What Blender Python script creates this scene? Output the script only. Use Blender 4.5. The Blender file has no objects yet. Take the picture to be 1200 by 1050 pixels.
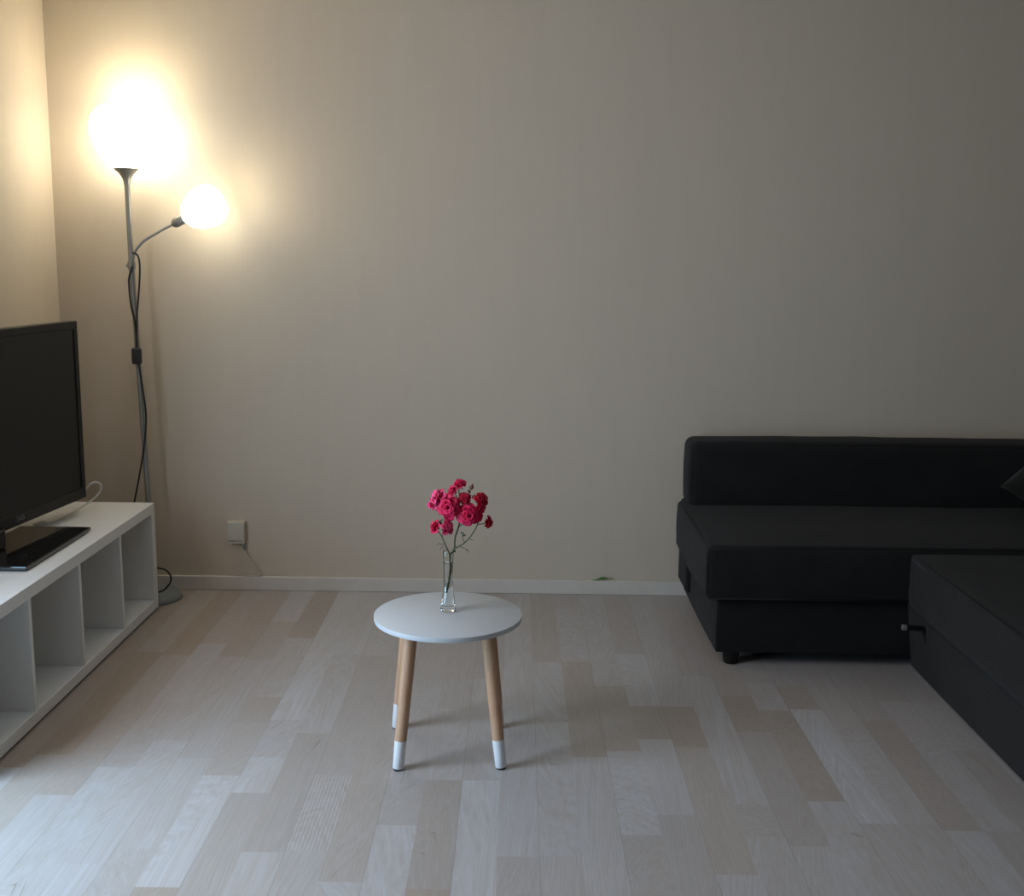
import bpy, bmesh, math, random
from mathutils import Vector, Matrix, noise

C = bpy.context.scene.collection
PI = math.pi
random.seed(7)

# ------------------------------------------------------------------ helpers
def link(name, me, mat=None, parent=None):
    o = bpy.data.objects.new(name, me)
    C.objects.link(o)
    if mat is not None:
        me.materials.append(mat)
    if parent is not None:
        o.parent = parent
        o.matrix_parent_inverse = Matrix.Translation(parent.location * -1) if not any(parent.rotation_euler) \
            else parent.matrix_basis.inverted()
    return o

def obj(name, bm, mat, parent=None, smooth=None):
    me = bpy.data.meshes.new(name)
    bmesh.ops.recalc_face_normals(bm, faces=bm.faces)
    bm.to_mesh(me); bm.free()
    if smooth is not None:
        me.polygons.foreach_set('use_smooth', [True] * len(me.polygons))
        if smooth < 179:
            me.set_sharp_from_angle(angle=math.radians(smooth))
    return link(name, me, mat, parent)

def thing(name, label, cat, loc=(0, 0, 0), group=None):
    o = bpy.data.objects.new(name, None)
    C.objects.link(o)
    o.location = loc
    o['label'] = label; o['category'] = cat
    if group: o['group'] = group
    return o

def tag(o, label, cat, group=None):
    o['label'] = label; o['category'] = cat
    if group: o['group'] = group
    return o

def struct(o):
    o['kind'] = 'structure'
    return o

def add_box(bm, x0, x1, y0, y1, z0, z1, bev=0.0, seg=2, mtx=None):
    r = bmesh.ops.create_cube(bm, size=1.0)
    vs = r['verts']
    for v in vs:
        v.co = Vector((x0 + (v.co.x + .5) * (x1 - x0), y0 + (v.co.y + .5) * (y1 - y0), z0 + (v.co.z + .5) * (z1 - z0)))
    if bev > 0:
        es = list({e for v in vs for e in v.link_edges})
        rr = bmesh.ops.bevel(bm, geom=es, offset=bev, segments=seg, affect='EDGES', profile=.5)
        vs = list({v for f in rr['faces'] for v in f.verts} | {v for v in vs if v.is_valid})
    if mtx is not None:
        for v in vs: v.co = mtx @ v.co
    return vs

def box(*a, **k):
    bm = bmesh.new(); add_box(bm, *a, **k); return bm

def axis_pts(L, r, n):
    a = [r * (1 - math.cos(t * PI / 2 / 4)) for t in range(4)]
    mid = [r + (L - 2 * r) * i / n for i in range(n + 1)]
    return a + mid + [L - q for q in reversed(a)]

def soft_box(x0, x1, y0, y1, z0, z1, r=.03, puff=0.0, n=10, wob=0.0, seed=0, shear=None):
    """upholstered block: rounded edges, slightly domed faces, small creases"""
    bm = bmesh.new()
    L = (x1 - x0, y1 - y0, z1 - z0)
    P = [axis_pts(L[i], r, max(3, int(n * L[i] / max(L)))) for i in range(3)]
    cache = {}
    def vert(p):
        key = tuple(round(c, 5) for c in p)
        if key in cache: return cache[key]
        q = Vector([min(max(p[i], r), L[i] - r) for i in range(3)])
        d = Vector(p) - q
        nrm = d.normalized() if d.length > 1e-9 else Vector((0, 0, 0))
        co = q + nrm * r
        if puff:
            u = [(2 * p[i] / L[i] - 1) for i in range(3)]
            w = 1.0
            for i in range(3):
                if abs(nrm[i]) < .7: w *= (1 - abs(u[i]) ** 3)
            co = co + nrm * puff * w
        if wob:
            co = co + nrm * wob * noise.noise(Vector(p) * 5 + Vector((seed, seed * 3, 0)))
        co = co + Vector((x0, y0, z0))
        if shear: co = shear(co)
        v = bm.verts.new(co); cache[key] = v
        return v
    for ax in range(3):
        a, b = (ax + 1) % 3, (ax + 2) % 3
        for side in (0, L[ax]):
            for i in range(len(P[a]) - 1):
                for j in range(len(P[b]) - 1):
                    q = []
                    for (ii, jj) in ((i, j), (i + 1, j), (i + 1, j + 1), (i, j + 1)):
                        p = [0, 0, 0]; p[ax] = side; p[a] = P[a][ii]; p[b] = P[b][jj]
                        q.append(vert(p))
                    if len(set(q)) == 4:
                        bm.faces.new(q)
    return bm

def catmull(pts, sub=8):
    pts = [Vector(p) for p in pts]
    out = []
    for i in range(len(pts) - 1):
        p0 = pts[max(i - 1, 0)]; p1 = pts[i]; p2 = pts[i + 1]; p3 = pts[min(i + 2, len(pts) - 1)]
        for s in range(sub):
            t = s / sub
            out.append(.5 * ((2 * p1) + (-p0 + p2) * t + (2 * p0 - 5 * p1 + 4 * p2 - p3) * t * t + (-p0 + 3 * p1 - 3 * p2 + p3) * t ** 3))
    out.append(pts[-1])
    return out

def add_tube(bm, pts, rad, n=10, smooth_sub=0, caps=True):
    if smooth_sub: 
        k = len(pts)
        if isinstance(rad, (list, tuple)):
            rr = []
            for i in range(k - 1):
                for s in range(smooth_sub): rr.append(rad[i] + (rad[i + 1] - rad[i]) * s / smooth_sub)
            rad = rr + [rad[-1]]
        pts = catmull(pts, smooth_sub)
    pts = [Vector(p) for p in pts]
    if not isinstance(rad, (list, tuple)): rad = [rad] * len(pts)
    rings = []
    up = None
    for i, p in enumerate(pts):
        t = (pts[min(i + 1, len(pts) - 1)] - pts[max(i - 1, 0)]).normalized()
        if up is None:
            up = Vector((0, 0, 1)) if abs(t.z) < .9 else Vector((1, 0, 0))
        u = (up - t * up.dot(t)).normalized(); w = t.cross(u); up = u
        rings.append([bm.verts.new(p + (u * math.cos(2 * PI * k / n) + w * math.sin(2 * PI * k / n)) * rad[i]) for k in range(n)])
    for a, b in zip(rings, rings[1:]):
        for k in range(n):
            bm.faces.new((a[k], a[(k + 1) % n], b[(k + 1) % n], b[k]))
    if caps:
        bm.faces.new(rings[0]); bm.faces.new(rings[-1])

def tube(pts, rad, **k):
    bm = bmesh.new(); add_tube(bm, pts, rad, **k); return bm

def add_lathe(bm, prof, n=48, center=(0, 0, 0), mtx=None):
    c = Vector(center); rings = []
    for (r, z) in prof:
        if r < 1e-6:
            rings.append([bm.verts.new(Vector((0, 0, z)))])
        else:
            rings.append([bm.verts.new(Vector((r * math.cos(2 * PI * k / n), r * math.sin(2 * PI * k / n), z))) for k in range(n)])
    for a, b in zip(rings, rings[1:]):
        for k in range(n):
            k2 = (k + 1) % n
            if len(a) == 1 and len(b) == 1: continue
            if len(a) == 1: bm.faces.new((a[0], b[k2], b[k]))
            elif len(b) == 1: bm.faces.new((a[k], a[k2], b[0]))
            else: bm.faces.new((a[k], a[k2], b[k2], b[k]))
    for rg in rings:
        for v in rg:
            v.co = ((mtx @ v.co) if mtx is not None else v.co) + c

def lathe(prof, **k):
    bm = bmesh.new(); add_lathe(bm, prof, **k); return bm

def align(d):
    return Vector((0, 0, 1)).rotation_difference(Vector(d).normalized()).to_matrix().to_4x4()

# ------------------------------------------------------------------ materials
def mat(name, col, rough=.5, metal=0.0, spec=.5, emit=None, estr=0, **kw):
    m = bpy.data.materials.new(name); m.use_nodes = True
    b = m.node_tree.nodes['Principled BSDF']
    b.inputs['Base Color'].default_value = (*col, 1)
    b.inputs['Roughness'].default_value = rough
    b.inputs['Metallic'].default_value = metal
    b.inputs['Specular IOR Level'].default_value = spec
    if emit:
        b.inputs['Emission Color'].default_value = (*emit, 1)
        b.inputs['Emission Strength'].default_value = estr
    for k, v in kw.items():
        b.inputs[k.replace('_', ' ')].default_value = v
    return m

class NT:
    def __init__(s, m): s.t = m.node_tree; s.b = s.t.nodes['Principled BSDF']
    def n(s, ty, **k):
        x = s.t.nodes.new(ty)
        for a, v in k.items(): setattr(x, a, v)
        return x
    def l(s, a, b): s.t.links.new(a, b)
    def math(s, op, a, b=None, clamp=False):
        x = s.n('ShaderNodeMath', operation=op, use_clamp=clamp)
        for i, q in enumerate((a, b)):
            if q is None: continue
            if isinstance(q, (int, float)): x.inputs[i].default_value = q
            else: s.l(q, x.inputs[i])
        return x.outputs[0]
    def mix(s, f, a, b, mode='MIX'):
        x = s.n('ShaderNodeMix', data_type='RGBA', blend_type=mode)
        for i, q in ((0, f), (6, a), (7, b)):
            if isinstance(q, (int, float)): x.inputs[i].default_value = q
            elif isinstance(q, tuple): x.inputs[i].default_value = (*q, 1)
            else: s.l(q, x.inputs[i])
        return x.outputs[2]
    def coords(s, scale=(1, 1, 1), kind='Object'):
        tc = s.n('ShaderNodeTexCoord'); mp = s.n('ShaderNodeMapping')
        mp.inputs['Scale'].default_value = scale
        s.l(tc.outputs[kind], mp.inputs['Vector'])
        return mp.outputs[0]
    def noise(s, vec, scale, detail=3, rough=.5):
        x = s.n('ShaderNodeTexNoise'); x.inputs['Scale'].default_value = scale
        x.inputs['Detail'].default_value = detail; x.inputs['Roughness'].default_value = rough
        s.l(vec, x.inputs['Vector']); return x.outputs[0]
    def ramp(s, f, stops):
        x = s.n('ShaderNodeValToRGB'); e = x.color_ramp.elements
        while len(e) < len(stops): e.new(.5)
        for q, (p, c) in zip(e, stops):
            q.position = p; q.color = (*c, 1) if isinstance(c, tuple) else (c, c, c, 1)
        s.l(f, x.inputs[0]); return x.outputs[0]
    def bump(s, h, strength, dist=.001):
        x = s.n('ShaderNodeBump'); x.inputs['Strength'].default_value = strength
        x.inputs['Distance'].default_value = dist
        s.l(h, x.inputs['Height']); s.l(x.outputs[0], s.b.inputs['Normal'])

def wall_mat(name, col):
    m = mat(name, col, rough=.75, spec=.25); t = NT(m)
    v = t.coords((1, 1, 1)); vs = t.coords((1, 1, .12))
    blot = t.noise(v, 1.3, 3); streak = t.noise(vs, 26, 4, .6); fine = t.noise(v, 180, 2)
    c = t.mix(t.math('MULTIPLY', blot, .22), col, tuple(q * .86 for q in col))
    c = t.mix(t.math('MULTIPLY', t.ramp(streak, [(.35, 0.0), (.7, 1.0)]), .16), c, tuple(q * .82 for q in col))
    t.l(c, t.b.inputs['Base Color'])
    t.bump(t.math('ADD', t.math('MULTIPLY', streak, .7), t.math('MULTIPLY', fine, .5)), .35, .0012)
    return m

def fabric_mat(name, col, col2):
    m = mat(name, col, rough=.95, spec=.12, Sheen_Weight=.06, Sheen_Roughness=.6); t = NT(m)
    v = t.coords((1, 1, 1))
    a = t.noise(v, 9, 4, .6); b = t.noise(v, 420, 2, .6)
    w1 = t.n('ShaderNodeTexWave'); w1.inputs['Scale'].default_value = 160; w1.inputs['Distortion'].default_value = 2
    w1.inputs['Detail'].default_value = 1
    t.l(v, w1.inputs['Vector'])
    f = t.math('ADD', t.math('MULTIPLY', a, .45), t.math('MULTIPLY', b, .55))
    t.l(t.mix(t.ramp(f, [(.35, 0.0), (.65, 1.0)]), col, col2), t.b.inputs['Base Color'])
    t.bump(t.math('ADD', b, t.math('MULTIPLY', w1.outputs['Fac'], .6)), .5, .0015)
    return m

M = {}
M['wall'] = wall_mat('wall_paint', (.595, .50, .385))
M['wall_far'] = wall_mat('beige_wall_paint', (.36, .30, .22))  # for the unseen right and front walls, beige chosen for warmer, weaker bounce light
M['ceiling'] = mat('ceiling_paint', (.78, .77, .74), rough=.9, spec=.1)
t = NT(M['ceiling']); t.bump(t.noise(t.coords(), 90, 3), .2, .001)
M['trim'] = mat('white_trim', (.64, .58, .50), rough=.4)
t = NT(M['trim']); v = t.coords((1, 1, 1))
t.l(t.mix(t.ramp(t.noise(v, 7, 5, .7), [(.45, 0.0), (.75, .35)]), (.64, .58, .50), (.48, .42, .34)), t.b.inputs['Base Color'])
M['white'] = mat('white_lacquer', (.56, .585, .60), rough=.38)
t = NT(M['white']); t.bump(t.noise(t.coords(), 60, 3), .06, .0006)
M['laminate'] = mat('white_laminate', (.70, .69, .665), rough=.42)
t = NT(M['laminate']); v = t.coords((1, 1, 1))
t.l(t.mix(t.math('MULTIPLY', t.noise(v, 5, 4), .2), (.80, .78, .74), (.68, .66, .62)), t.b.inputs['Base Color'])
M['fabric'] = fabric_mat('charcoal_fabric', (.0095, .0086, .0077), (.0165, .0152, .0138))
M['fabric2'] = fabric_mat('dark_olive_fabric', (.0065, .0068, .0043), (.0105, .011, .007))
M['black_plastic'] = mat('black_plastic', (.0075, .0072, .0065), rough=.38, spec=.28)
M['black_gloss'] = mat('piano_black', (.006, .006, .006), rough=.045, spec=.7)
M['screen'] = mat('tv_screen', (.0075, .008, .0068), rough=.30, spec=.26)
M['rubber'] = mat('black_rubber', (.02, .018, .016), rough=.6)
M['grey_metal'] = mat('grey_painted_metal', (.30, .29, .26), rough=.35, metal=.55)
M['grey_base'] = mat('grey_lamp_base', (.20, .205, .195), rough=.6)
t = NT(M['grey_base']); t.bump(t.noise(t.coords(), 140, 3), .25, .001)
M['logo'] = mat('logo_grey', (.22, .22, .22), rough=.4)
M['cream'] = mat('cream_plastic', (.56, .50, .40), rough=.45)
M['white_cable'] = mat('white_cable', (.66, .63, .57), rough=.5)
M['lit_shade'] = mat('lit_opal_shade', (.9, .86, .78), rough=.5, emit=(1.0, .965, .80), estr=11.5)
M['lit_small'] = mat('lit_small_shade', (.9, .86, .78), rough=.5, emit=(1.0, .965, .80), estr=8.0)
M['leg_white'] = mat('white_dipped_paint', (.74, .75, .76), rough=.4)

m = mat('beech_wood', (.5, .3, .17), rough=.5); t = NT(m)
v = t.coords((1, 1, .06))
g = t.noise(v, 150, 4, .6)
t.l(t.mix(t.ramp(g, [(.3, 0.0), (.7, 1.0)]), (.46, .25, .135), (.56, .345, .215)), t.b.inputs['Base Color'])
t.bump(g, .15, .0005)
M['beech'] = m

m = mat('glass', (1, 1, 1), rough=0, Transmission_Weight=1.0, IOR=1.45); m.node_tree.nodes['Principled BSDF'].inputs['Base Color'].default_value = (.97, .99, .98, 1)
M['glass'] = m
m = mat('water', (1, 1, 1), rough=0, Transmission_Weight=1.0, IOR=1.33); M['water'] = m

def petal_mat(name, c1, c2):
    m = mat(name, c1, rough=.6, spec=.3, Subsurface_Weight=.0); t = NT(m)
    v = t.coords((1, 1, 1))
    t.l(t.mix(t.ramp(t.noise(v, 70, 3), [(.3, 0.0), (.7, 1.0)]), c1, c2), t.b.inputs['Base Color'])
    return m
M['petal'] = petal_mat('magenta_petal', (.52, .006, .05), (.78, .02, .11))
M['petal_light'] = petal_mat('pink_petal', (.72, .03, .14), (.86, .12, .26))
M['petal_red'] = petal_mat('red_petal', (.40, .006, .03), (.58, .012, .05))
M['stem'] = petal_mat('green_stem', (.045, .07, .022), (.09, .12, .04))
M['leafg'] = petal_mat('green_leaf', (.03, .06, .02), (.06, .10, .03))
M['leafbright'] = petal_mat('fresh_leaf', (.09, .22, .03), (.14, .30, .05))
M['pollen'] = mat('pale_stamens', (.85, .55, .38), rough=.8)
M['bud'] = petal_mat('brown_bud', (.16, .06, .04), (.24, .12, .06))

# pane: thin clear glass
m = bpy.data.materials.new('window_glass'); m.use_nodes = True
nt = m.node_tree; nt.nodes.clear()
o_ = nt.nodes.new('ShaderNodeOutputMaterial'); mx = nt.nodes.new('ShaderNodeMixShader')
tr = nt.nodes.new('ShaderNodeBsdfTransparent'); gl = nt.nodes.new('ShaderNodeBsdfGlossy'); gl.inputs['Roughness'].default_value = .02
mx.inputs[0].default_value = .07
nt.links.new(tr.outputs[0], mx.inputs[1]); nt.links.new(gl.outputs[0], mx.inputs[2])
nt.links.new(mx.outputs[0], o_.inputs[0])
M['pane'] = m

# ------------------------------------------------------------------ camera (phone held at 1.35 m)
cam = bpy.data.cameras.new('camera'); co = bpy.data.objects.new('camera', cam); C.objects.link(co)
R = Vector((0.99991937, 0.00530905, 0.01153562)); D = Vector((0.01225986, -0.16685595, -0.98590506)); W = Vector((-0.00330944, 0.98596699, -0.16690759))
mw = Matrix((( R.x, -D.x, -W.x, 0), (R.y, -D.y, -W.y, 0), (R.z, -D.z, -W.z, 1.35), (0, 0, 0, 1)))
co.matrix_world = mw
cam.sensor_fit = 'HORIZONTAL'; cam.sensor_width = 36; cam.lens = 36 * 1300 / 1200
cam.clip_start = .05
bpy.context.scene.camera = co

# ------------------------------------------------------------------ room shell
XL, XR, YB, YF, ZC = -1.81, 3.02, 4.405, -3.2, 2.52
WY0, WY1, WZ0, WZ1 = 1.50, 2.63, .06, 2.14     # window opening in the left wall

# floor: laminate strips, a pair of tones each, shade painted in beside the bench
P0, PW = -.717, .098
# (far end of the piece as Y in metres, tone 0 dark .. 1 light, warmth, grain)
plan = {
 -7: [(3.58, .25, .9, 0), (4.5, .10, .9, 0)],  # leftmost strips: tones lowered and warmed to paint in the bench's shade
 -6: [(2.85, .45, .7, 0), (3.66, .05, 1, 1), (4.5, .50, .8, 0)],
 -5: [(2.62, .65, .2, 0), (3.63, .40, .7, 0), (4.5, .15, 1, 0)],
 -4: [(2.78, .68, .1, 0), (3.22, .45, .3, 0), (3.75, .62, .3, 0), (4.5, .42, .7, 0)],
 -3: [(2.30, .74, .1, 0), (2.95, .66, .1, 0), (3.62, .50, .4, 0), (4.5, .28, .8, 0)],
 -2: [(2.37, .58, .1, 0), (2.84, .66, .1, 0), (3.60, .52, .2, 0), (4.0, .40, .6, 0), (4.5, .62, .4, 0)],
 -1: [(2.74, .80, .0, 0), (3.08, .52, .5, 1), (3.27, .38, .6, 0), (3.63, .60, .3, 0), (3.82, .56, .3, 0), (4.5, .16, .8, 0)],
 0: [(2.645, .42, .3, 0), (2.85, .78, .0, 0), (3.10, .62, .1, 0), (3.66, .80, .0, 0), (4.5, .74, .3, 0)],
 1: [(2.36, .66, .3, 0), (3.01, .34, .4, 0), (3.66, .60, .2, 0), (4.5, .72, .4, 0)],
 2: [(2.37, .56, .2, 0), (2.75, .68, .0, 2), (3.65, .42, .4, 0), (4.5, .68, .4, 0)],
 3: [(2.24, .74, .1, 0), (3.62, .50, .6, 1), (4.5, .58, .5, 0)],
 4: [(2.49, .74, .1, 0), (2.74, .46, .1, 0), (3.40, .58, .3, 0), (4.5, .50, .5, 0)],
 5: [(2.73, .30, .5, 1), (3.20, .60, .2, 0), (3.9, .46, .5, 0), (4.5, .52, .4, 0)],
 6: [(2.73, .78, .0, 0), (3.45, .54, .2, 0), (4.5, .36, .5, 0)],
 7: [(2.355, .40, .3, 0), (3.0, .64, .0, 0), (3.9, .60, .1, 0), (4.5, .60, .3, 0)],
 8: [(2.36, .52, .2, 0), (3.61, .60, .3, 0), (4.5, .36, .5, 0)],
 9: [(2.88, .62, .2, 1), (3.62, .34, .8, 0), (4.2, .58, .2, 0), (4.5, .40, .4, 0)],
 10: [(2.46, .40, .4, 0), (2.92, .68, .0, 0), (3.40, .44, .8, 0), (4.5, .58, .2, 0)],
 11: [(2.56, .42, .3, 0), (3.0, .64, .0, 0), (3.24, .30, .8, 0), (3.70, .70, .1, 0), (4.5, .44, .5, 0)],
 12: [(2.29, .64, .2, 0), (2.95, .50, .7, 1), (3.24, .28, .9, 0), (4.5, .58, .4, 0)],
 13: [(2.46, .56, .3, 0), (2.62, .50, .4, 1), (3.5, .62, .2, 0), (4.5, .48, .5, 0)],
 14: [(2.42, .60, .3, 0), (3.06, .34, .4, 0), (3.33, .18, .8, 0), (4.5, .50, .6, 0)],
 15: [(2.64, .60, .2, 0), (3.22, .22, .7, 1), (3.44, .66, .4, 0), (4.5, .54, .4, 0)],
 16: [(2.53, .54, .2, 0), (3.23, .78, .1, 0), (3.42, .34, .7, 0), (4.5, .5, .4, 0)],
 17: [(2.53, .50, .2, 0), (3.05, .60, .2, 0), (3.60, .58, .5, 0), (4.5, .5, .3, 0)],
 18: [(2.50, .62, .2, 0), (2.90, .40, .7, 1), (3.15, .30, .7, 0), (4.5, .46, .5, 0)],
 19: [(2.50, .34, .2, 0), (3.0, .56, .1, 0), (3.30, .60, .5, 0), (4.5, .34, .6, 0)],
 20: [(2.45, .52, .2, 0), (2.95, .36, .5, 0), (3.3, .56, .3, 0), (4.5, .4, .5, 0)],
}
bm = bmesh.new()
ct = bm.loops.layers.color.new('tone')
k0 = int(math.floor((XL - P0) / PW)); k1 = int(math.ceil((XR - P0) / PW))
for k in range(k0, k1 + 1):
    xa, xb = max(XL, P0 + k * PW), min(XR, P0 + (k + 1) * PW)
    if xb <= xa: continue
    segs = []
    y = YF - random.uniform(0, .6)
    first = plan[k][0][0] - random.uniform(.5, .9) if k in plan else 9
    while y < (first if k in plan else YB):
        y2 = y + random.uniform(.35, .95)
        if k in plan and y2 > first - .3: y2 = first
        segs.append((y, y2, random.choice((.3, .45, .55, .6, .7)), random.random(), 0)); y = y2
    if k in plan:
        for (ye, tn, wm, gr) in plan[k]:
            segs.append((y, ye, tn, wm, gr)); y = ye
    for (a, b, tn, wm, gr) in segs:
        a, b = max(a, YF), min(b, YB)
        if b <= a: continue
        f = bm.faces.new([bm.verts.new(p) for p in ((xa, a, 0), (xb, a, 0), (xb, b, 0), (xa, b, 0))])
        for lp in f.loops: lp[ct] = (tn, wm, gr / 2, random.random())
floor = obj('floor', bm, None); struct(floor)
m = mat('whitewashed_oak', (.5, .45, .4), rough=.36, spec=.45); t = NT(m)
at = t.n('ShaderNodeAttribute'); at.attribute_name = 'tone'
sp = t.n('ShaderNodeSeparateColor'); t.l(at.outputs['Color'], sp.inputs[0])
tone, warm, grn, rnd = sp.outputs[0], sp.outputs[1], sp.outputs[2], at.outputs['Alpha']
tc = t.n('ShaderNodeTexCoord'); xyz = t.n('ShaderNodeSeparateXYZ'); t.l(tc.outputs['Object'], xyz.inputs[0])
def vec(sx, sy):
    cx = t.n('ShaderNodeCombineXYZ')
    t.l(t.math('MULTIPLY', xyz.outputs[0], sx), cx.inputs[0]); t.l(t.math('MULTIPLY', xyz.outputs[1], sy), cx.inputs[1])
    t.l(t.math('MULTIPLY', rnd, 37.0), cx.inputs[2]); return cx.outputs[0]
g1 = t.noise(vec(70, 1.6), 1.0, 5, .65); g2 = t.noise(vec(14, .7), 1.0, 3, .5); g3 = t.noise(vec(260, 9), 1, 2, .5)
wv = t.n('ShaderNodeTexWave'); wv.wave_type = 'BANDS'; wv.bands_direction = 'X'
wv.inputs['Scale'].default_value = 1.0; wv.inputs['Distortion'].default_value = 1.6; wv.inputs['Detail'].default_value = 2.0
wv.inputs['Detail Scale'].default_value = .5
t.l(vec(34, 1.6), wv.inputs['Vector'])
cl = t.mix(warm, (.60, .61, .635), (.61, .57, .51)); cd = t.mix(warm, (.37, .34, .32), (.345, .265, .20))
c = t.mix(tone, cd, cl)
c = t.mix(t.math('MULTIPLY', t.ramp(g2, [(.34, 0.0), (.70, 1.0)]), .42), c, (.38, .315, .26))
c = t.mix(t.math('MULTIPLY', t.ramp(g1, [(.40, 0.0), (.68, 1.0)]), .36), c, (.33, .27, .22))
c = t.mix(t.math('MULTIPLY', t.ramp(g3, [(.4, 0.0), (.8, 1.0)]), .12), c, (.72, .70, .66))
c = t.mix(t.math('MULTIPLY', t.math('MULTIPLY', t.ramp(wv.outputs['Fac'], [(.55, 0.0), (.9, 1.0)]), grn), .5), c, (.34, .25, .19))
kn = t.n('ShaderNodeTexVoronoi'); kn.inputs['Scale'].default_value = 1.0
t.l(vec(5.2, 1.9), kn.inputs['Vector'])
c = t.mix(t.math('MULTIPLY', t.ramp(kn.outputs['Distance'], [(.03, 1.0), (.10, 0.0)]), .55), c, (.16, .11, .08))
# board seams every second strip
sx = t.math('ABSOLUTE', t.math('SUBTRACT', t.math('FRACT', t.math('ADD', t.math('DIVIDE', t.math('SUBTRACT', xyz.outputs[0], P0), 2 * PW), 20.5)), .5))
seam = t.math('LESS_THAN', sx, .0052)
c = t.mix(t.math('MULTIPLY', seam, .26), c, (.12, .095, .075))
t.l(c, t.b.inputs['Base Color'])
t.l(t.math('ADD', .33, t.math('MULTIPLY', g1, .14)), t.b.inputs['Roughness'])
t.bump(t.math('SUBTRACT', t.math('MULTIPLY', g1, .5), seam), .25, .0008)
floor.data.materials.clear(); floor.data.materials.append(m)

TH = .12
struct(obj('wall_back', box(XL - TH, XR + TH, YB, YB + TH, -.02, ZC + .1), M['wall']))
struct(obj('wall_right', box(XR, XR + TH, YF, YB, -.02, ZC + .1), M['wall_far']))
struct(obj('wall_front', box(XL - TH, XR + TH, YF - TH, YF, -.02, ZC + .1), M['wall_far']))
bm = bmesh.new()
for (a, b, c0, d0) in ((YF, WY0, -.02, ZC + .1), (WY1, YB, -.02, ZC + .1), (WY0, WY1, -.02, WZ0), (WY0, WY1, WZ1, ZC + .1)):
    add_box(bm, XL - TH, XL, a, b, c0, d0)
struct(obj('wall_left', bm, M['wall']))
struct(obj('ceiling', box(XL - TH, XR + TH, YF - TH, YB + TH, ZC, ZC + .1), M['ceiling']))
struct(obj('baseboard_back', box(XL, XR, YB - .013, YB, 0, .058, bev=.003), M['trim']))
struct(obj('baseboard_left', box(XL, XL + .013, YF, YB - .013, 0, .058, bev=.003), M['trim']))
struct(obj('baseboard_right', box(XR - .013, XR, YF, YB - .013, 0, .058, bev=.003), M['trim']))

# window (outside the frame, gives the daylight)
bm = bmesh.new()
for (a, b, c0, d0) in ((WY0, WY0 + .06, WZ0, WZ1), (WY1 - .06, WY1, WZ0, WZ1), (WY0 + .06, WY1 - .06, WZ0, WZ0 + .06), (WY0 + .06, WY1 - .06, WZ1 - .06, WZ1),
                       (WY0 + .02, WY0 + .06, WZ0 + .06, WZ1 - .06)):
    add_box(bm, XL - .045, XL + .004, a, b, c0, d0, bev=.003)
win = struct(obj('window_1', bm, M['trim']))
obj('window_sill', box(XL - .005, XL + .03, WY0 - .03, WY1 + .03, WZ0 - .025, WZ0, bev=.004), M['trim'], win)
obj('window_pane', box(XL - .030, XL - .026, WY0 + .05, WY1 - .05, WZ0 + .05, WZ1 - .05), M['pane'], win)

# ------------------------------------------------------------------ low shelf bench
bx0, bx1, by0, by1, bz = -1.77, -1.38, 2.662, 4.142, .42
sb = thing('shelf_bench', 'low white four-compartment open shelf bench along the left wall under the television', 'shelf', (-1.575, 3.40, 0))
g = .008
obj('top_panel', box(bx0, bx1, by0, by1, bz - .038, bz, bev=.0015), M['laminate'], sb)
obj('bottom_panel', box(bx0, bx1, by0, by1, g, g + .036, bev=.0015), M['laminate'], sb)
for (a, b) in ((by0, by0 + .038), (by1 - .038, by1)):
    obj('end_panel', box(bx0, bx1, a, b, g + .036, bz - .038, bev=.001), M['laminate'], sb)
for k in (1, 2, 3):
    yy = 4.142 - .3665 * k
    obj('divider', box(bx0 + .003, bx1 - .002, yy - .008, yy + .008, g + .036, bz - .038, bev=.001), M['laminate'], sb)
for (x, y) in ((bx0 + .04, by0 + .05), (bx1 - .04, by0 + .05), (bx0 + .04, by1 - .05), (bx1 - .04, by1 - .05)):
    obj('foot_pad', lathe([(0, 0), (.014, 0), (.014, g), (0, g)], n=16, center=(x, y, 0)), M['black_plastic'], sb)

# ------------------------------------------------------------------ television
d = Vector((.115, .9934, 0)).normalized()          # along the screen, towards the far end
nrm = Vector((d.y, -d.x, 0))                        # out of the screen
TW, THt = 1.03, .640
br = Vector((-1.563, 3.952, .48))
tv = thing('television', 'black flat-screen television on a glossy stand on the white shelf bench', 'television', (-1.59, 3.43, .42))
bas = Matrix(((d.x, nrm.x, 0, 0), (d.y, nrm.y, 0, 0), (0, 0, 1, 0), (0, 0, 0, 1)))
org = br - d * TW
T = Matrix.Translation(org) @ bas   # local: x along screen, y out, z up from screen bottom
bz_ = .028
bm = bmesh.new()
for (a, b, c0, d0) in ((0, TW, 0, bz_ + .012), (0, TW, THt - bz_, THt), (0, bz_, bz_ + .012, THt - bz_), (TW - bz_, TW, bz_ + .012, THt - bz_)):
    add_box(bm, a, b, -.03, 0, c0, d0, bev=.003, mtx=T)
obj('bezel', bm, M['black_plastic'], tv)
obj('screen', box(bz_ - .001, TW - bz_ + .001, -.02, -.0035, bz_ + .011, THt - bz_ + .001, mtx=T), M['screen'], tv)
bm = bmesh.new()
add_box(bm, .01, TW - .01, -.045, -.02, .01, THt - .01, bev=.01, mtx=T)
add_box(bm, .18, TW - .18, -.085, -.04, .06, THt - .12, bev=.02, mtx=T)
obj('back_cover', bm, M['black_plastic'], tv)
# glossy foot and neck
obj('stand_base', box(-1.690, -1.447, 3.180, 3.682, .4235, .436, bev=.003), M['black_gloss'], tv)
bm = bmesh.new()
add_box(bm, -1.66, -1.48, 3.21, 3.65, .4205, .4235)
obj('base_pad', bm, M['rubber'], tv)
bm = bmesh.new()
add_box(bm, -1.665, -1.605, 3.26, 3.40, .436, .50, bev=.008)
obj('stand_neck', bm, M['black_gloss'], tv)
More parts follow.
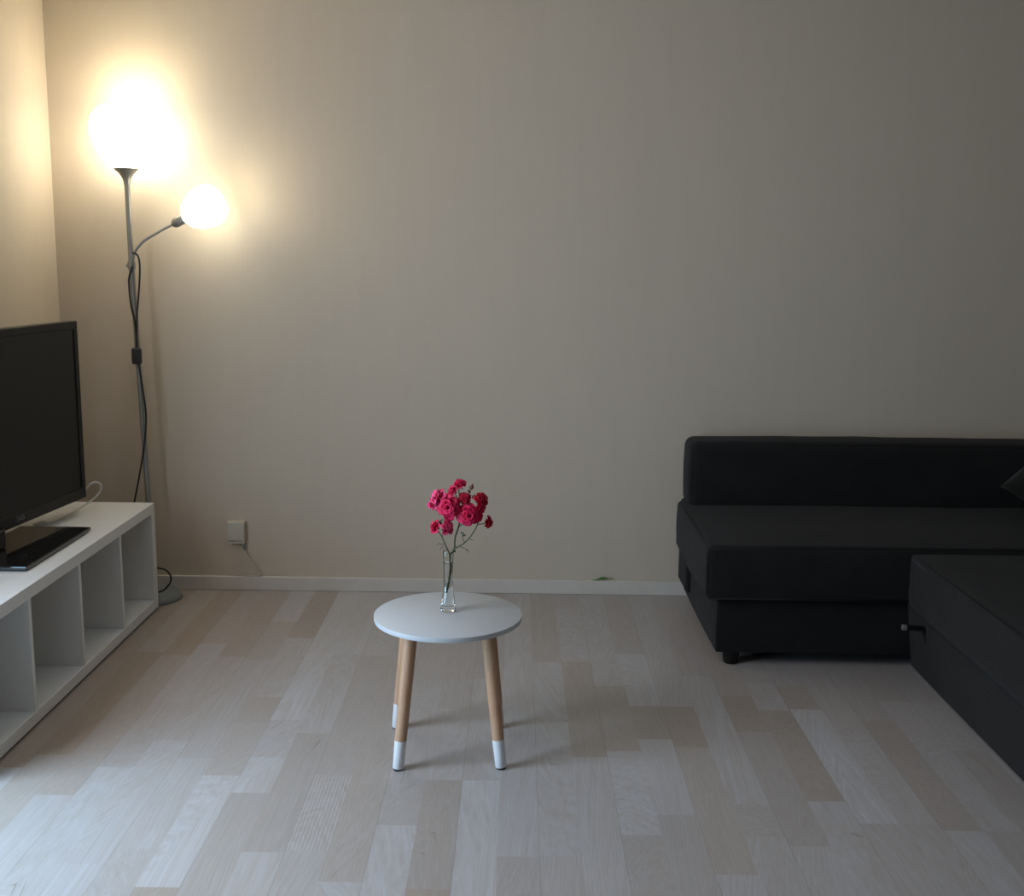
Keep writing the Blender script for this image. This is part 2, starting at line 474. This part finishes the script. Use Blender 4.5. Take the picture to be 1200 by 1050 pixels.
# maker's mark on the lower bezel
def text_mesh(name, s, size, mtx, m_, parent, ext=.0008):
    cu = bpy.data.curves.new(name, 'FONT'); cu.body = s; cu.size = size; cu.extrude = ext
    cu.align_x = 'CENTER'; cu.align_y = 'CENTER'
    o = bpy.data.objects.new(name, cu); C.objects.link(o)
    bpy.context.view_layer.update()
    me = bpy.data.meshes.new_from_object(o.evaluated_get(bpy.context.evaluated_depsgraph_get()))
    bpy.data.objects.remove(o); bpy.data.curves.remove(cu)
    me.transform(mtx)
    return link(name, me, m_, parent)
faceM = T @ Matrix.Translation((TW - .435, .0008, .0215)) @ Matrix.Rotation(PI / 2, 4, 'X')
lg = text_mesh('maker_logo', 'LG', .022, faceM @ Matrix.Translation((.012, 0, 0)), M['logo'], tv)
bm = bmesh.new()
add_lathe(bm, [(.0085, -.0008), (.0095, -.0008), (.0095, .0008), (.0085, .0008), (.0085, -.0008)], n=24)
add_box(bm, -.0006, .0006, -.005, .005, -.0008, .0008); add_box(bm, -.0006, .004, -.005, -.004, -.0008, .0008)
for v in bm.verts: v.co = faceM @ (v.co + Vector((-.014, 0, 0)))
obj('maker_emblem', bm, M['logo'], tv)
tv_wire = tube([(-1.66, 3.90, .505), (-1.60, 3.985, .488), (-1.569, 3.999, .516), (-1.552, 4.012, .523), (-1.537, 4.022, .514), (-1.537, 4.022, .492), (-1.553, 4.008, .468),
                (-1.580, 3.985, .446), (-1.606, 3.94, .428), (-1.617, 3.85, .4235), (-1.628, 3.785, .4235), (-1.66, 3.74, .4235), (-1.70, 3.66, .4235), (-1.735, 3.5, .4235)], .0036, n=8, smooth_sub=8)
tag(obj('white_cable', tv_wire, M['white_cable'], None, 180), 'thin white cable looping up behind the far end of the television', 'cable')
bm = bmesh.new()
add_box(bm, -.022, .022, -.010, .010, 0, .012, bev=.003, mtx=Matrix.Translation((-1.655, 3.756, .4205)) @ Matrix.Rotation(math.radians(70), 4, 'Z'))
obj('plug', bm, M['white_cable'], bpy.data.objects['white_cable'])

# ------------------------------------------------------------------ floor lamp
LY = 4.265
lamp = thing('floor_lamp', 'lit grey floor lamp with large uplight shade and small side reading lamp, in the corner', 'lamp', (-1.441, LY, 0))
obj('base', lathe([(0, 0), (.112, 0), (.114, .006), (.110, .016), (.098, .028), (.070, .040), (.035, .048), (.016, .052), (.016, .060), (0, .060)], center=(-1.441, LY, 0)), M['grey_base'], lamp, 50)
pole_pts = [(-1.441, LY, .055), (-1.4435, LY, .396), (-1.457, LY, .90), (-1.468, LY, 1.311), (-1.4715, LY, 1.614)]
obj('pole', tube(pole_pts, .0105, n=16), M['grey_metal'], lamp, 40)
bm = bmesh.new()
add_tube(bm, [(-1.4677, LY, 1.30), (-1.4681, LY, 1.328)], .0150, n=16)
add_tube(bm, [(-1.468, LY, 1.311), (-1.488, LY, 1.313)], .006, n=10)
obj('collar', bm, M['grey_metal'], lamp, 40)
obj('socket_cup', lathe([(0, 0), (.0115, 0), (.0125, .010), (.0165, .024), (.026, .040), (.041, .054), (.046, .060), (.040, .060), (0, .050)], center=(-1.4715, LY, 1.612)), M['grey_metal'], lamp, 40)
obj('shade', lathe([(r_ * .90, z_ * .96) for r_, z_ in ((0, .0), (.044, .002), (.078, .022), (.112, .058), (.134, .105), (.142, .150), (.134, .192), (.110, .224), (.075, .240), (.070, .238), (.104, .216), (.126, .188), (.134, .15), (.126, .108), (.105, .066), (.072, .03), (.03, .012), (0, .010))],
                   center=(-1.470, LY, 1.671)), M['lit_shade'], lamp, 180)
obj('light_bulb', lathe([(0, 0), (.014, 0), (.014, .05), (.028, .085), (.032, .115), (.022, .14), (0, .15)], center=(-1.470, LY, 1.685)), M['lit_shade'], lamp, 180)
arm_pts = [(-1.462, LY, 1.335), (-1.455, LY, 1.360), (-1.439, LY, 1.384), (-1.412, LY, 1.410), (-1.372, LY, 1.433), (-1.339, LY, 1.452), (-1.300, LY, 1.471)]
arm = obj('reading_arm', tube(arm_pts, .0052, n=12, smooth_sub=6), M['grey_metal'], lamp, 40)
ad = Vector((.046, -.006, .023)).normalized(); A = align(ad); s0 = Vector((-1.306, LY, 1.468))
obj('reading_socket', lathe([(0, 0), (.010, 0), (.015, .006), (.019, .014), (.019, .046), (.022, .048), (.022, .056), (0, .056)], center=s0, mtx=A), M['grey_metal'], arm, 40)
obj('reading_shade', lathe([(0, 0), (.022, 0), (.046, .016), (.066, .046), (.076, .082), (.078, .110), (.070, .138), (.052, .156), (.048, .154), (.064, .134), (.072, .11), (.070, .084), (.060, .05), (.04, .02), (0, .006)],
                           center=s0 + ad * .054, mtx=A), M['lit_small'], arm, 180)
obj('reading_bulb', lathe([(0, 0), (.012, 0), (.012, .03), (.022, .055), (.024, .075), (.016, .095), (0, .10)], center=s0 + ad * .06, mtx=A), M['lit_small'], arm, 180)
cy = LY - .016
bm = bmesh.new()
add_tube(bm, [(-1.458, cy, 1.360), (-1.446, cy, 1.359), (-1.435, cy, 1.343), (-1.432, cy, 1.302), (-1.439, cy, 1.222), (-1.449, cy, 1.141), (-1.455, cy, 1.06), (-1.456, cy, .995)], .0036, n=8, smooth_sub=6)
add_tube(bm, [(-1.460, cy, 1.311), (-1.474, cy, 1.27), (-1.476, cy, 1.237), (-1.472, cy, 1.164), (-1.460, cy, 1.099), (-1.458, cy, 1.04), (-1.458, cy, .995)], .0034, n=8, smooth_sub=6)
add_tube(bm, [(-1.454, cy, .945), (-1.447, cy, .897), (-1.438, cy, .814), (-1.433, cy, .731), (-1.445, cy, .624), (-1.468, cy, .509), (-1.493, cy, .40), (-1.514, cy, .307), (-1.52, cy, .22),
              (-1.50, cy - .03, .17), (-1.45, cy - .065, .150), (-1.405, cy - .075, .153), (-1.376, cy - .08, .152), (-1.350, cy - .08, .142), (-1.336, cy - .08, .112), (-1.353, cy - .08, .077), (-1.39, cy - .07, .054), (-1.46, cy - .04, .048), (-1.52, cy, .02), (-1.60, cy + .02, .005), (-1.70, cy + .03, .005)], .0036, n=8, smooth_sub=6)
cord = obj('power_cord', bm, M['rubber'], lamp, 180)
obj('inline_switch', soft_box(-1.474, -1.438, cy - .018, cy + .004, .940, 1.003, r=.008, n=3), M['rubber'], cord, 180)

# ------------------------------------------------------------------ junction box on the wall
jb = thing('junction_box', 'small square cream junction box low on the back wall right of the lamp', 'wall box', (-1.128, YB, .248))
obj('housing', soft_box(-1.167, -1.097, YB - .034, YB, .212, .292, r=.004, n=3), M['cream'], jb, 180)
bm = box(-1.162, -1.100, YB - .026, YB, .199, .213, bev=.002)
add_box(bm, -1.1595, -1.1505, YB - .029, YB - .02, .199, .208)
obj('cable_entry', bm, M['cream'], jb)
obj('strain_relief', lathe([(0, 0), (.007, 0), (.0045, .03), (0, .03)], n=16, center=(-1.107, YB - .016, .200), mtx=Matrix.Rotation(PI * .93, 4, 'Y')), M['grey_metal'], jb)
obj('lead', tube([(-1.103, YB - .016, .178), (-1.094, YB - .012, .155), (-1.067, YB - .008, .116), (-1.046, YB - .008, .084), (-1.040, YB - .010, .067), (-1.056, YB - .010, .0605), (-1.09, YB - .010, .0605), (-1.118, YB - .008, .061), (-1.128, YB - .006, .068)], .0022, n=8, smooth_sub=6), M['cream'], jb, 180)

# ------------------------------------------------------------------ round side table
tc_ = Vector((-.180, 2.932, 0))
tb = thing('side_table', 'round white side table on four splayed beech legs with white dipped feet', 'table', tc_)
obj('tabletop', lathe([(0, .376), (.200, .376), (.2022, .3765), (.2028, .378), (.2035, .3875), (.2031, .3893), (.2020, .390), (0, .390)], n=128, center=tc_), M['white'], tb, 40)
for (fx, fy_) in ((-.305, 2.787), (-.029, 2.803), (-.337, 3.056), (-.038, 3.070)):
    foot = Vector((fx, fy_, 0)); top = tc_ + (foot - tc_) * .74; top.z = .376
    dirv = top - foot
    def pt(z): return foot + dirv * (z / .376)
    leg = obj('leg', tube([pt(.079), pt(.15), pt(.25), pt(.3755)], [.0162, .0170, .0180, .0192], n=24), M['beech'], tb, 40)
    obj('white_tip', tube([pt(.0045), pt(.006), pt(.04), pt(.080)], [.0138, .0148, .0156, .0166], n=24), M['leg_white'], leg, 40)
    obj('foot_pad', lathe([(0, 0), (.0125, 0), (.0125, .0048), (0, .0048)], n=20, center=foot), M['rubber'], leg)

# ------------------------------------------------------------------ vase
vc = Vector((-.1815, 2.957, .3902))
vs = thing('glass_vase', 'slim clear glass bud vase half filled with water on the round table', 'vase', vc)
outer = [(0, 0), (.0195, 0), (.0213, .002), (.0213, .006), (.0200, .016), (.0178, .034), (.0153, .052), (.0133, .070), (.0126, .085), (.0129, .105), (.0138, .135), (.0148, .170), (.0146, .1715)]
inner = [(.0132, .1710), (.0122, .135), (.0112, .105), (.0108, .085), (.0115, .070), (.0133, .052), (.0152, .036), (.0160, .026), (.0150, .018), (.010, .014), (0, .013)]
obj('glass_body', lathe(outer + inner, n=48, center=vc), M['glass'], vs, 50)
wt = [(0, .0128), (.0101, .0138), (.0151, .0178), (.0161, .026), (.0153, .036), (.0134, .052), (.0116, .070), (.0109, .085), (.0113, .105), (.0122, .134), (.0123, .1375), (.0110, .1365), (0, .1363)]
obj('water', lathe(wt, n=48, center=vc), M['water'], vs, 50)

# ------------------------------------------------------------------ roses
VY = 2.957
spray = thing('rose_spray', 'cut spray of bright pink roses standing in the glass vase', 'flowers', (-.185, VY, .44))
def P3(x, z, dy=0): return (x, VY + dy, z)
bm = bmesh.new()
add_tube(bm, [P3(-.186, .442), P3(-.180, .476), P3(-.1765, .513), P3(-.176, .549), P3(-.166, .563, .002), P3(-.163, .598, .003), P3(-.154, .627, .003), P3(-.150, .655, .002), P3(-.155, .672, 0), P3(-.170, .684, -.006)],
         [.0024, .0025, .0026, .0027, .0022, .0022, .0021, .0021, .0015, .0014], n=8, smooth_sub=5)
add_tube(bm, [P3(-.176, .547), P3(-.187, .573, -.004), P3(-.199, .602, -.006), P3(-.209, .618, -.006)], [.0022, .0017, .0015, .0014], n=8, smooth_sub=5)
add_tube(bm, [P3(-.199, .602, -.006), P3(-.192, .614, -.008), P3(-.187, .622, -.010)], .0012, n=6, smooth_sub=4)
add_tube(bm, [P3(-.165, .566, .002), P3(-.136, .586, -.004), P3(-.113, .615, -.006), P3(-.100, .643, -.004), P3(-.094, .680, 0)], [.0019, .0017, .0016, .0014, .0012], n=8, smooth_sub=5)
add_tube(bm, [P3(-.103, .637, -.005), P3(-.088, .640, -.008), P3(-.078, .643, -.008)], .0012, n=6, smooth_sub=4)
add_tube(bm, [P3(-.154, .627, .003), P3(-.134, .646, -.004), P3(-.125, .660, -.008)], .0013, n=6, smooth_sub=4)
add_tube(bm, [P3(-.150, .652, .002), P3(-.140, .690, .008), P3(-.121, .728, .008)], .0013, n=6, smooth_sub=4)
add_tube(bm, [P3(-.150, .652, .002), P3(-.152, .700, .012), P3(-.154, .738, .010)], .0013, n=6, smooth_sub=4)
add_tube(bm, [P3(-.150, .655, .002), P3(-.180, .664, .012), P3(-.206, .694, .012)], .0012, n=6, smooth_sub=4)
add_tube(bm, [P3(-.151, .690, .010), P3(-.160, .712, .008), P3(-.166, .722, .006)], .0011, n=6, smooth_sub=4)
add_tube(bm, [P3(-.141, .685, .008), P3(-.140, .697, .003), P3(-.139, .704, 0)], .0011, n=6, smooth_sub=4)
add_tube(bm, [P3(-.136, .586, -.004), P3(-.143, .600, -.006), P3(-.140, .612, -.007)], .0010, n=6, smooth_sub=4)
add_tube(bm, [P3(-.163, .572, .002), P3(-.148, .574, -.006), P3(-.136, .571, -.01)], .0010, n=6, smooth_sub=4)
add_tube(bm, [P3(-.190, .580, -.004), P3(-.200, .581, -.008), P3(-.206, .583, -.01)], .0008, n=6, smooth_sub=4)
obj('stems', bm, M['stem'], spray, 180)

def petal(bm, mtx, L, Wd, cup, curl, rng):
    nu, nv = 5, 5
    grid = []
    for i in range(nu + 1):
        u = i / nu
        w = Wd * (math.sin(min(1, u * 1.15 + .12) * PI * .62) ** .9) * (1 if u < .85 else .86)
        row = []
        for j in range(nv + 1):
            s = j / nv * 2 - 1
            x = s * w * .5
            y = L * u * (1 - .10 * s * s * u)
            z = cup * (u ** 1.6) * L + curl * L * max(0, u - .65) ** 2 * -6 + .35 * abs(s) ** 2 * w * (.7 + .3 * u)
            z += rng.uniform(-1, 1) * .025 * L
            row.append(bm.verts.new(mtx @ Vector((x, y, z))))
        grid.append(row)
    for i in range(nu):
        for j in range(nv):
            bm.faces.new((grid[i][j], grid[i + 1][j], grid[i + 1][j + 1], grid[i][j + 1]))

def rose(pos, r, face, m_, rng, layers=4, openness=1.0, stam=False):
    Mx = Matrix.Translation(pos) @ align(face)
    bm = bmesh.new()
    for ly in range(layers):
        f = 1 - ly / layers
        tilt = math.radians((10 + 66 * (ly / max(1, layers - 1))) * (1.25 - .25 * openness) + (1 - openness) * 45)
        npt = 6 if ly == 0 else 5
        for k in range(npt):
            a = 2 * PI * (k + .5 * ly + rng.uniform(-.15, .15)) / npt
            m4 = Mx @ Matrix.Rotation(a, 4, 'Z') @ Matrix.Translation((0, r * .06, -.15 * r + .08 * r * ly)) @ Matrix.Rotation(tilt + rng.uniform(-.15, .15), 4, 'X')
            petal(bm, m4, r * (1.05 - .11 * ly) * rng.uniform(.88, 1.12), r * (1.0 - .12 * ly), .10, .35, rng)
    f_ = obj('flower', bm, m_, spray, 180)
    sm = f_.modifiers.new('thickness', 'SOLIDIFY'); sm.thickness = .0005
    # green calyx behind the petals
    bm = bmesh.new()
    add_lathe(bm, [(0, -.42 * r), (.14 * r, -.40 * r), (.22 * r, -.25 * r), (.20 * r, -.1 * r), (0, -.05 * r)], n=10, mtx=Mx)
    for k in range(5):
        a = 2 * PI * k / 5
        petal(bm, Mx @ Matrix.Rotation(a, 4, 'Z') @ Matrix.Translation((0, .12 * r, -.24 * r)) @ Matrix.Rotation(math.radians(15), 4, 'X'), r * .7, r * .22, .05, .2, rng)
    obj('calyx', bm, M['stem'], f_, 180)
    if stam:
        bm = bmesh.new()
        for k in range(9):
            a = rng.uniform(0, 2 * PI); q = r * .16 * rng.random()
            add_tube(bm, [Mx @ Vector((0, 0, 0)), Mx @ Vector((q * math.cos(a) * 1.4, q * math.sin(a) * 1.4, r * rng.uniform(.25, .45)))], r * .045, n=5)
        obj('stamens', bm, M['pollen'], f_, 180)
    return f_
rg = random.Random(3)
rose(P3(-.207, .706, .004), .027, (-.75, -.45, .35), M['petal_light'], rg, 3, 1.0, True)
rose(P3(-.221, .692, .0), .019, (-.9, -.5, -.15), M['petal_light'], rg, 2, 1.0)
rose(P3(-.178, .687, -.014), .0315, (-.10, -1, .10), M['petal'], rg, 5, 1.0)
rose(P3(-.151, .743, .006), .0185, (.10, -.5, .9), M['petal'], rg, 4, .55)
rose(P3(-.167, .727, .004), .0165, (-.6, -.6, .6), M['petal'], rg, 3, .6)
rose(P3(-.139, .708, -.004), .019, (.2, -.75, .5), M['petal_red'], rg, 4, .8)
rose(P3(-.094, .703, .002), .022, (.7, -.6, .5), M['petal_red'], rg, 4, .8)
rose(P3(-.097, .684, -.004), .019, (.75, -.75, -.1), M['petal'], rg, 3, .8)
rose(P3(-.124, .667, -.014), .0300, (.15, -1, .05), M['petal'], rg, 5, 1.0, True)
rose(P3(-.104, .660, -.008), .018, (.7, -.8, -.1), M['petal'], rg, 3, .9)
rose(P3(-.075, .644, -.008), .0165, (.85, -.6, .0), M['petal_red'], rg, 3, .7)
rose(P3(-.214, .627, -.006), .0195, (-.85, -.4, .45), M['petal'], rg, 3, .7)
rose(P3(-.186, .629, -.012), .0205, (.6, -.7, .35), M['petal_light'], rg, 3, .8)
# buds
for (x, z, dy, dx_, r) in ((-.119, .738, .008, .3, .0065), (-.113, .712, .004, .5, .005), (-.126, .727, .006, -.2, .004)):
    Mx = Matrix.Translation(P3(x, z, dy)) @ align((dx_, -.1, 1))
    obj('bud', lathe([(0, -1.2 * r), (.5 * r, -1.0 * r), (.9 * r, -.2 * r), (.8 * r, .5 * r), (.3 * r, 1.4 * r), (0, 1.8 * r)], n=12, mtx=Mx), M['bud'], spray, 180)
def leaf_bm(bm, base, tip, w, droop=.15):
    base, tip = Vector(base), Vector(tip); ax = tip - base; L = ax.length; ax.normalize()
    side = ax.cross(Vector((0, .5, 1))).normalized(); up = side.cross(ax).normalized()
    n = 7; rows = []
    for i in range(n + 1):
        u = i / n; ww = 1.35 * w * math.sin(PI * min(1, u * .97 + .02)) ** .8
        c_ = base + ax * (L * u) - Vector((0, 0, droop * L * u * u))
        rows.append([bm.verts.new(c_ + side * ww * s + up * abs(s) * ww * .35) for s in (-1, -.5, 0, .5, 1)])
    for a, b in zip(rows, rows[1:]):
        for j in range(4): bm.faces.new((a[j], a[j + 1], b[j + 1], b[j]))
for (b, t_, w) in ((P3(-.137, .571, -.01), P3(-.124, .562, -.014), .0042), (P3(-.141, .610, -.007), P3(-.148, .618, -.010), .0034), (P3(-.140, .603, -.007), P3(-.134, .612, -.011), .003),
                   (P3(-.206, .583, -.01), P3(-.214, .581, -.014), .002), (P3(-.193, .576, -.004), P3(-.206, .566, -.012), .0026), (P3(-.200, .634, -.006), P3(-.207, .650, -.010), .0035),
                   (P3(-.203, .645, -.006), P3(-.192, .653, -.010), .003), (P3(-.128, .596, -.004), P3(-.111, .595, -.010), .0022), (P3(-.150, .652, .0), P3(-.143, .664, -.01), .0045), (P3(-.151, .655, .0), P3(-.158, .664, -.01), .004),
                   (P3(-.146, .67, .006), P3(-.151, .69, -.002), .0035), (P3(-.135, .696, .006), P3(-.124, .690, -.004), .0035), (P3(-.130, .712, .006), P3(-.118, .722, -.004), .003),
                   (P3(-.205, .660, .006), P3(-.204, .672, -.002), .003), (P3(-.163, .556, .002), P3(-.168, .566, -.004), .003)):
    bm = bmesh.new(); leaf_bm(bm, b, t_, w)
    lf = obj('leaf', bm, M['leafg'], spray, 180)
    sm = lf.modifiers.new('thickness', 'SOLIDIFY'); sm.thickness = .0004

# fallen sprig on the baseboard
bm = bmesh.new()
yb = YB - .008
add_tube(bm, [(.318, yb, .0598), (.345, yb - .002, .064), (.375, yb - .003, .067), (.402, yb - .003, .068)], .0014, n=6, smooth_sub=4)
for (b, t_, w) in (((.342, yb - .001, .063), (.376, yb - .010, .078), .0065), ((.350, yb - .001, .064), (.386, yb - .006, .071), .006), ((.392, yb - .002, .067), (.406, yb - .004, .072), .003), ((.330, yb, .061), (.352, yb - .008, .068), .004)):
    leaf_bm(bm, b, t_, w, .05)
fl = tag(obj('fallen_leaf', bm, M['leafbright'], None, 180), 'small fresh green leaf sprig lying on the baseboard ledge left of the sofa', 'leaf')
sm = fl.modifiers.new('thickness', 'SOLIDIFY'); sm.thickness = .0004

# ------------------------------------------------------------------ corner sofa
SX = 2.94
sofa = thing('corner_sofa', 'low charcoal fabric corner sofa with a chaise along the right side', 'sofa', (1.5, 3.8, 0))
obj('backrest', soft_box(.672, SX, 4.195, 4.375, .405, .672, r=.032, puff=.006, n=14, wob=.004, seed=2), M['fabric'], sofa, 180)
obj('seat_cushion', soft_box(.640, SX, 3.570, 4.30, .236, .425, r=.022, puff=.008, n=12, wob=.004, seed=5), M['fabric'], sofa, 180)
obj('seat_box', soft_box(.685, SX - .02, 3.598, 4.34, .045, .236, r=.010, puff=.003, n=8), M['fabric'], sofa, 180)
obj('arm_frame', soft_box(.664, .70, 4.15, 4.36, .085, .42, r=.014, n=6), M['fabric'], sofa, 180)
obj('chaise_cushion', soft_box(1.310, SX, 2.50, 3.566, .236, .410, r=.014, puff=.006, n=16, wob=.004, seed=9), M['fabric'], sofa, 180)
obj('chaise_box', soft_box(1.320, SX - .02, 2.53, 3.592, .012, .240, r=.006, puff=.002, n=12, shear=lambda c: Vector((c.x + (.24 - c.z) * .12 * (1 if c.x < 2 else 0), c.y, c.z))), M['fabric'], sofa, 180)
for (x, y) in ((.745, 3.632), (.745, 4.28)):
    obj('leg', lathe([(0, 0), (.022, 0), (.026, .004), (.030, .046), (0, .046)], n=20, center=(x, y, 0)), M['black_plastic'], sofa, 40)
for (x, y) in ((1.40, 2.62), (SX - .1, 2.62), (SX - .1, 4.25)):
    obj('leg', box(x - .03, x + .03, y - .03, y + .03, 0, .014), M['black_plastic'], sofa)
# piping along the cushion edges
for pts in ([(.655, 3.5715, .244), (1.30, 3.5715, .244)], [(1.3120, 3.55, .392), (1.3120, 2.52, .392)], [(.655, 3.576, .414), (1.30, 3.578, .413)]):
    obj('piping', tube(pts, .0035, n=8), M['fabric'], sofa, 180)
# pull handle of the bed drawer
hd = obj('pull_handle', tube([(1.336, 3.43, .150), (1.330, 3.43, .178), (1.318, 3.43, .193), (1.300, 3.43, .197), (1.262, 3.43, .199)], [.009, .009, .0095, .0095, .0095], n=12, smooth_sub=5), M['black_plastic'], sofa, 180)
bm = bmesh.new(); add_tube(bm, [(1.263, 3.43, .199), (1.251, 3.43, .1995)], .0098, n=14)
e = obj('end_cap', bm, M['grey_metal'], hd, 40); e['label'] = 'small grey metal cap on the black handle'

# cushion leaning in the corner
pl = bmesh.new()
S = .17
n = 14
rows = {}
for side in (1, -1):
    for i in range(n + 1):
        for j in range(n + 1):
            u, v = i / n * 2 - 1, j / n * 2 - 1
            edge = (1 - u * u) * (1 - v * v)
            if edge < 1e-9 and side == -1: continue
            pin = 1 - .10 * (1 - abs(u * v)) * (abs(u) ** 6 + abs(v) ** 6) * .6
            co_ = Vector((u * S * pin, side * .052 * (edge ** .45 if edge > 0 else 0), v * S * pin))
            rows[(side, i, j)] = pl.verts.new(co_)
for i in range(n + 1):
    for j in range(n + 1):
        if (-1, i, j) not in rows: rows[(-1, i, j)] = rows[(1, i, j)]
for side in (1, -1):
    for i in range(n):
        for j in range(n):
            pl.faces.new([rows[(side, a, b)] for a, b in ((i, j), (i + 1, j), (i + 1, j + 1), (i, j + 1))])
Mp = Matrix.Translation((1.985, 3.925, .566)) @ Matrix.Rotation(math.radians(-58), 4, 'X') @ Matrix.Rotation(math.radians(45), 4, 'Y')
for v in pl.verts: v.co = Mp @ v.co
tag(obj('throw_pillow', pl, M['fabric2'], None, 180), 'dark olive throw pillow leaning on the sofa backrest at the right edge', 'pillow')

# ------------------------------------------------------------------ light
w = bpy.data.worlds.new('sky'); bpy.context.scene.world = w; w.use_nodes = True
w.node_tree.nodes['Background'].inputs[0].default_value = (.55, .72, 1, 1)
w.node_tree.nodes['Background'].inputs[1].default_value = .3
def area(name, loc, rot, sx, sy, col, e):
    l = bpy.data.lights.new(name, 'AREA'); l.shape = 'RECTANGLE'; l.size = sx; l.size_y = sy; l.color = col; l.energy = e
    o = bpy.data.objects.new(name, l); C.objects.link(o); o.location = loc; o.rotation_euler = rot
    return o
ZM = 1.10
area('sky_daylight', (XL - .052, (WY0 + WY1) / 2, (ZM + WZ1) / 2), (0, -PI / 2, 0), WZ1 - ZM - .02, WY1 - WY0 - .04, (.66, .66, .74), 51)
area('ground_daylight', (XL - .052, (WY0 + WY1) / 2, (WZ0 + ZM) / 2), (0, -PI / 2, 0), ZM - WZ0 - .02, WY1 - WY0 - .04, (.46, .73, 1.0), 46)

sc = bpy.context.scene
sc.view_settings.view_transform = 'Standard'; sc.view_settings.look = 'None'
sc.view_settings.gamma = 1; sc.view_settings.exposure = 0.0
sc.view_settings.use_curve_mapping = False
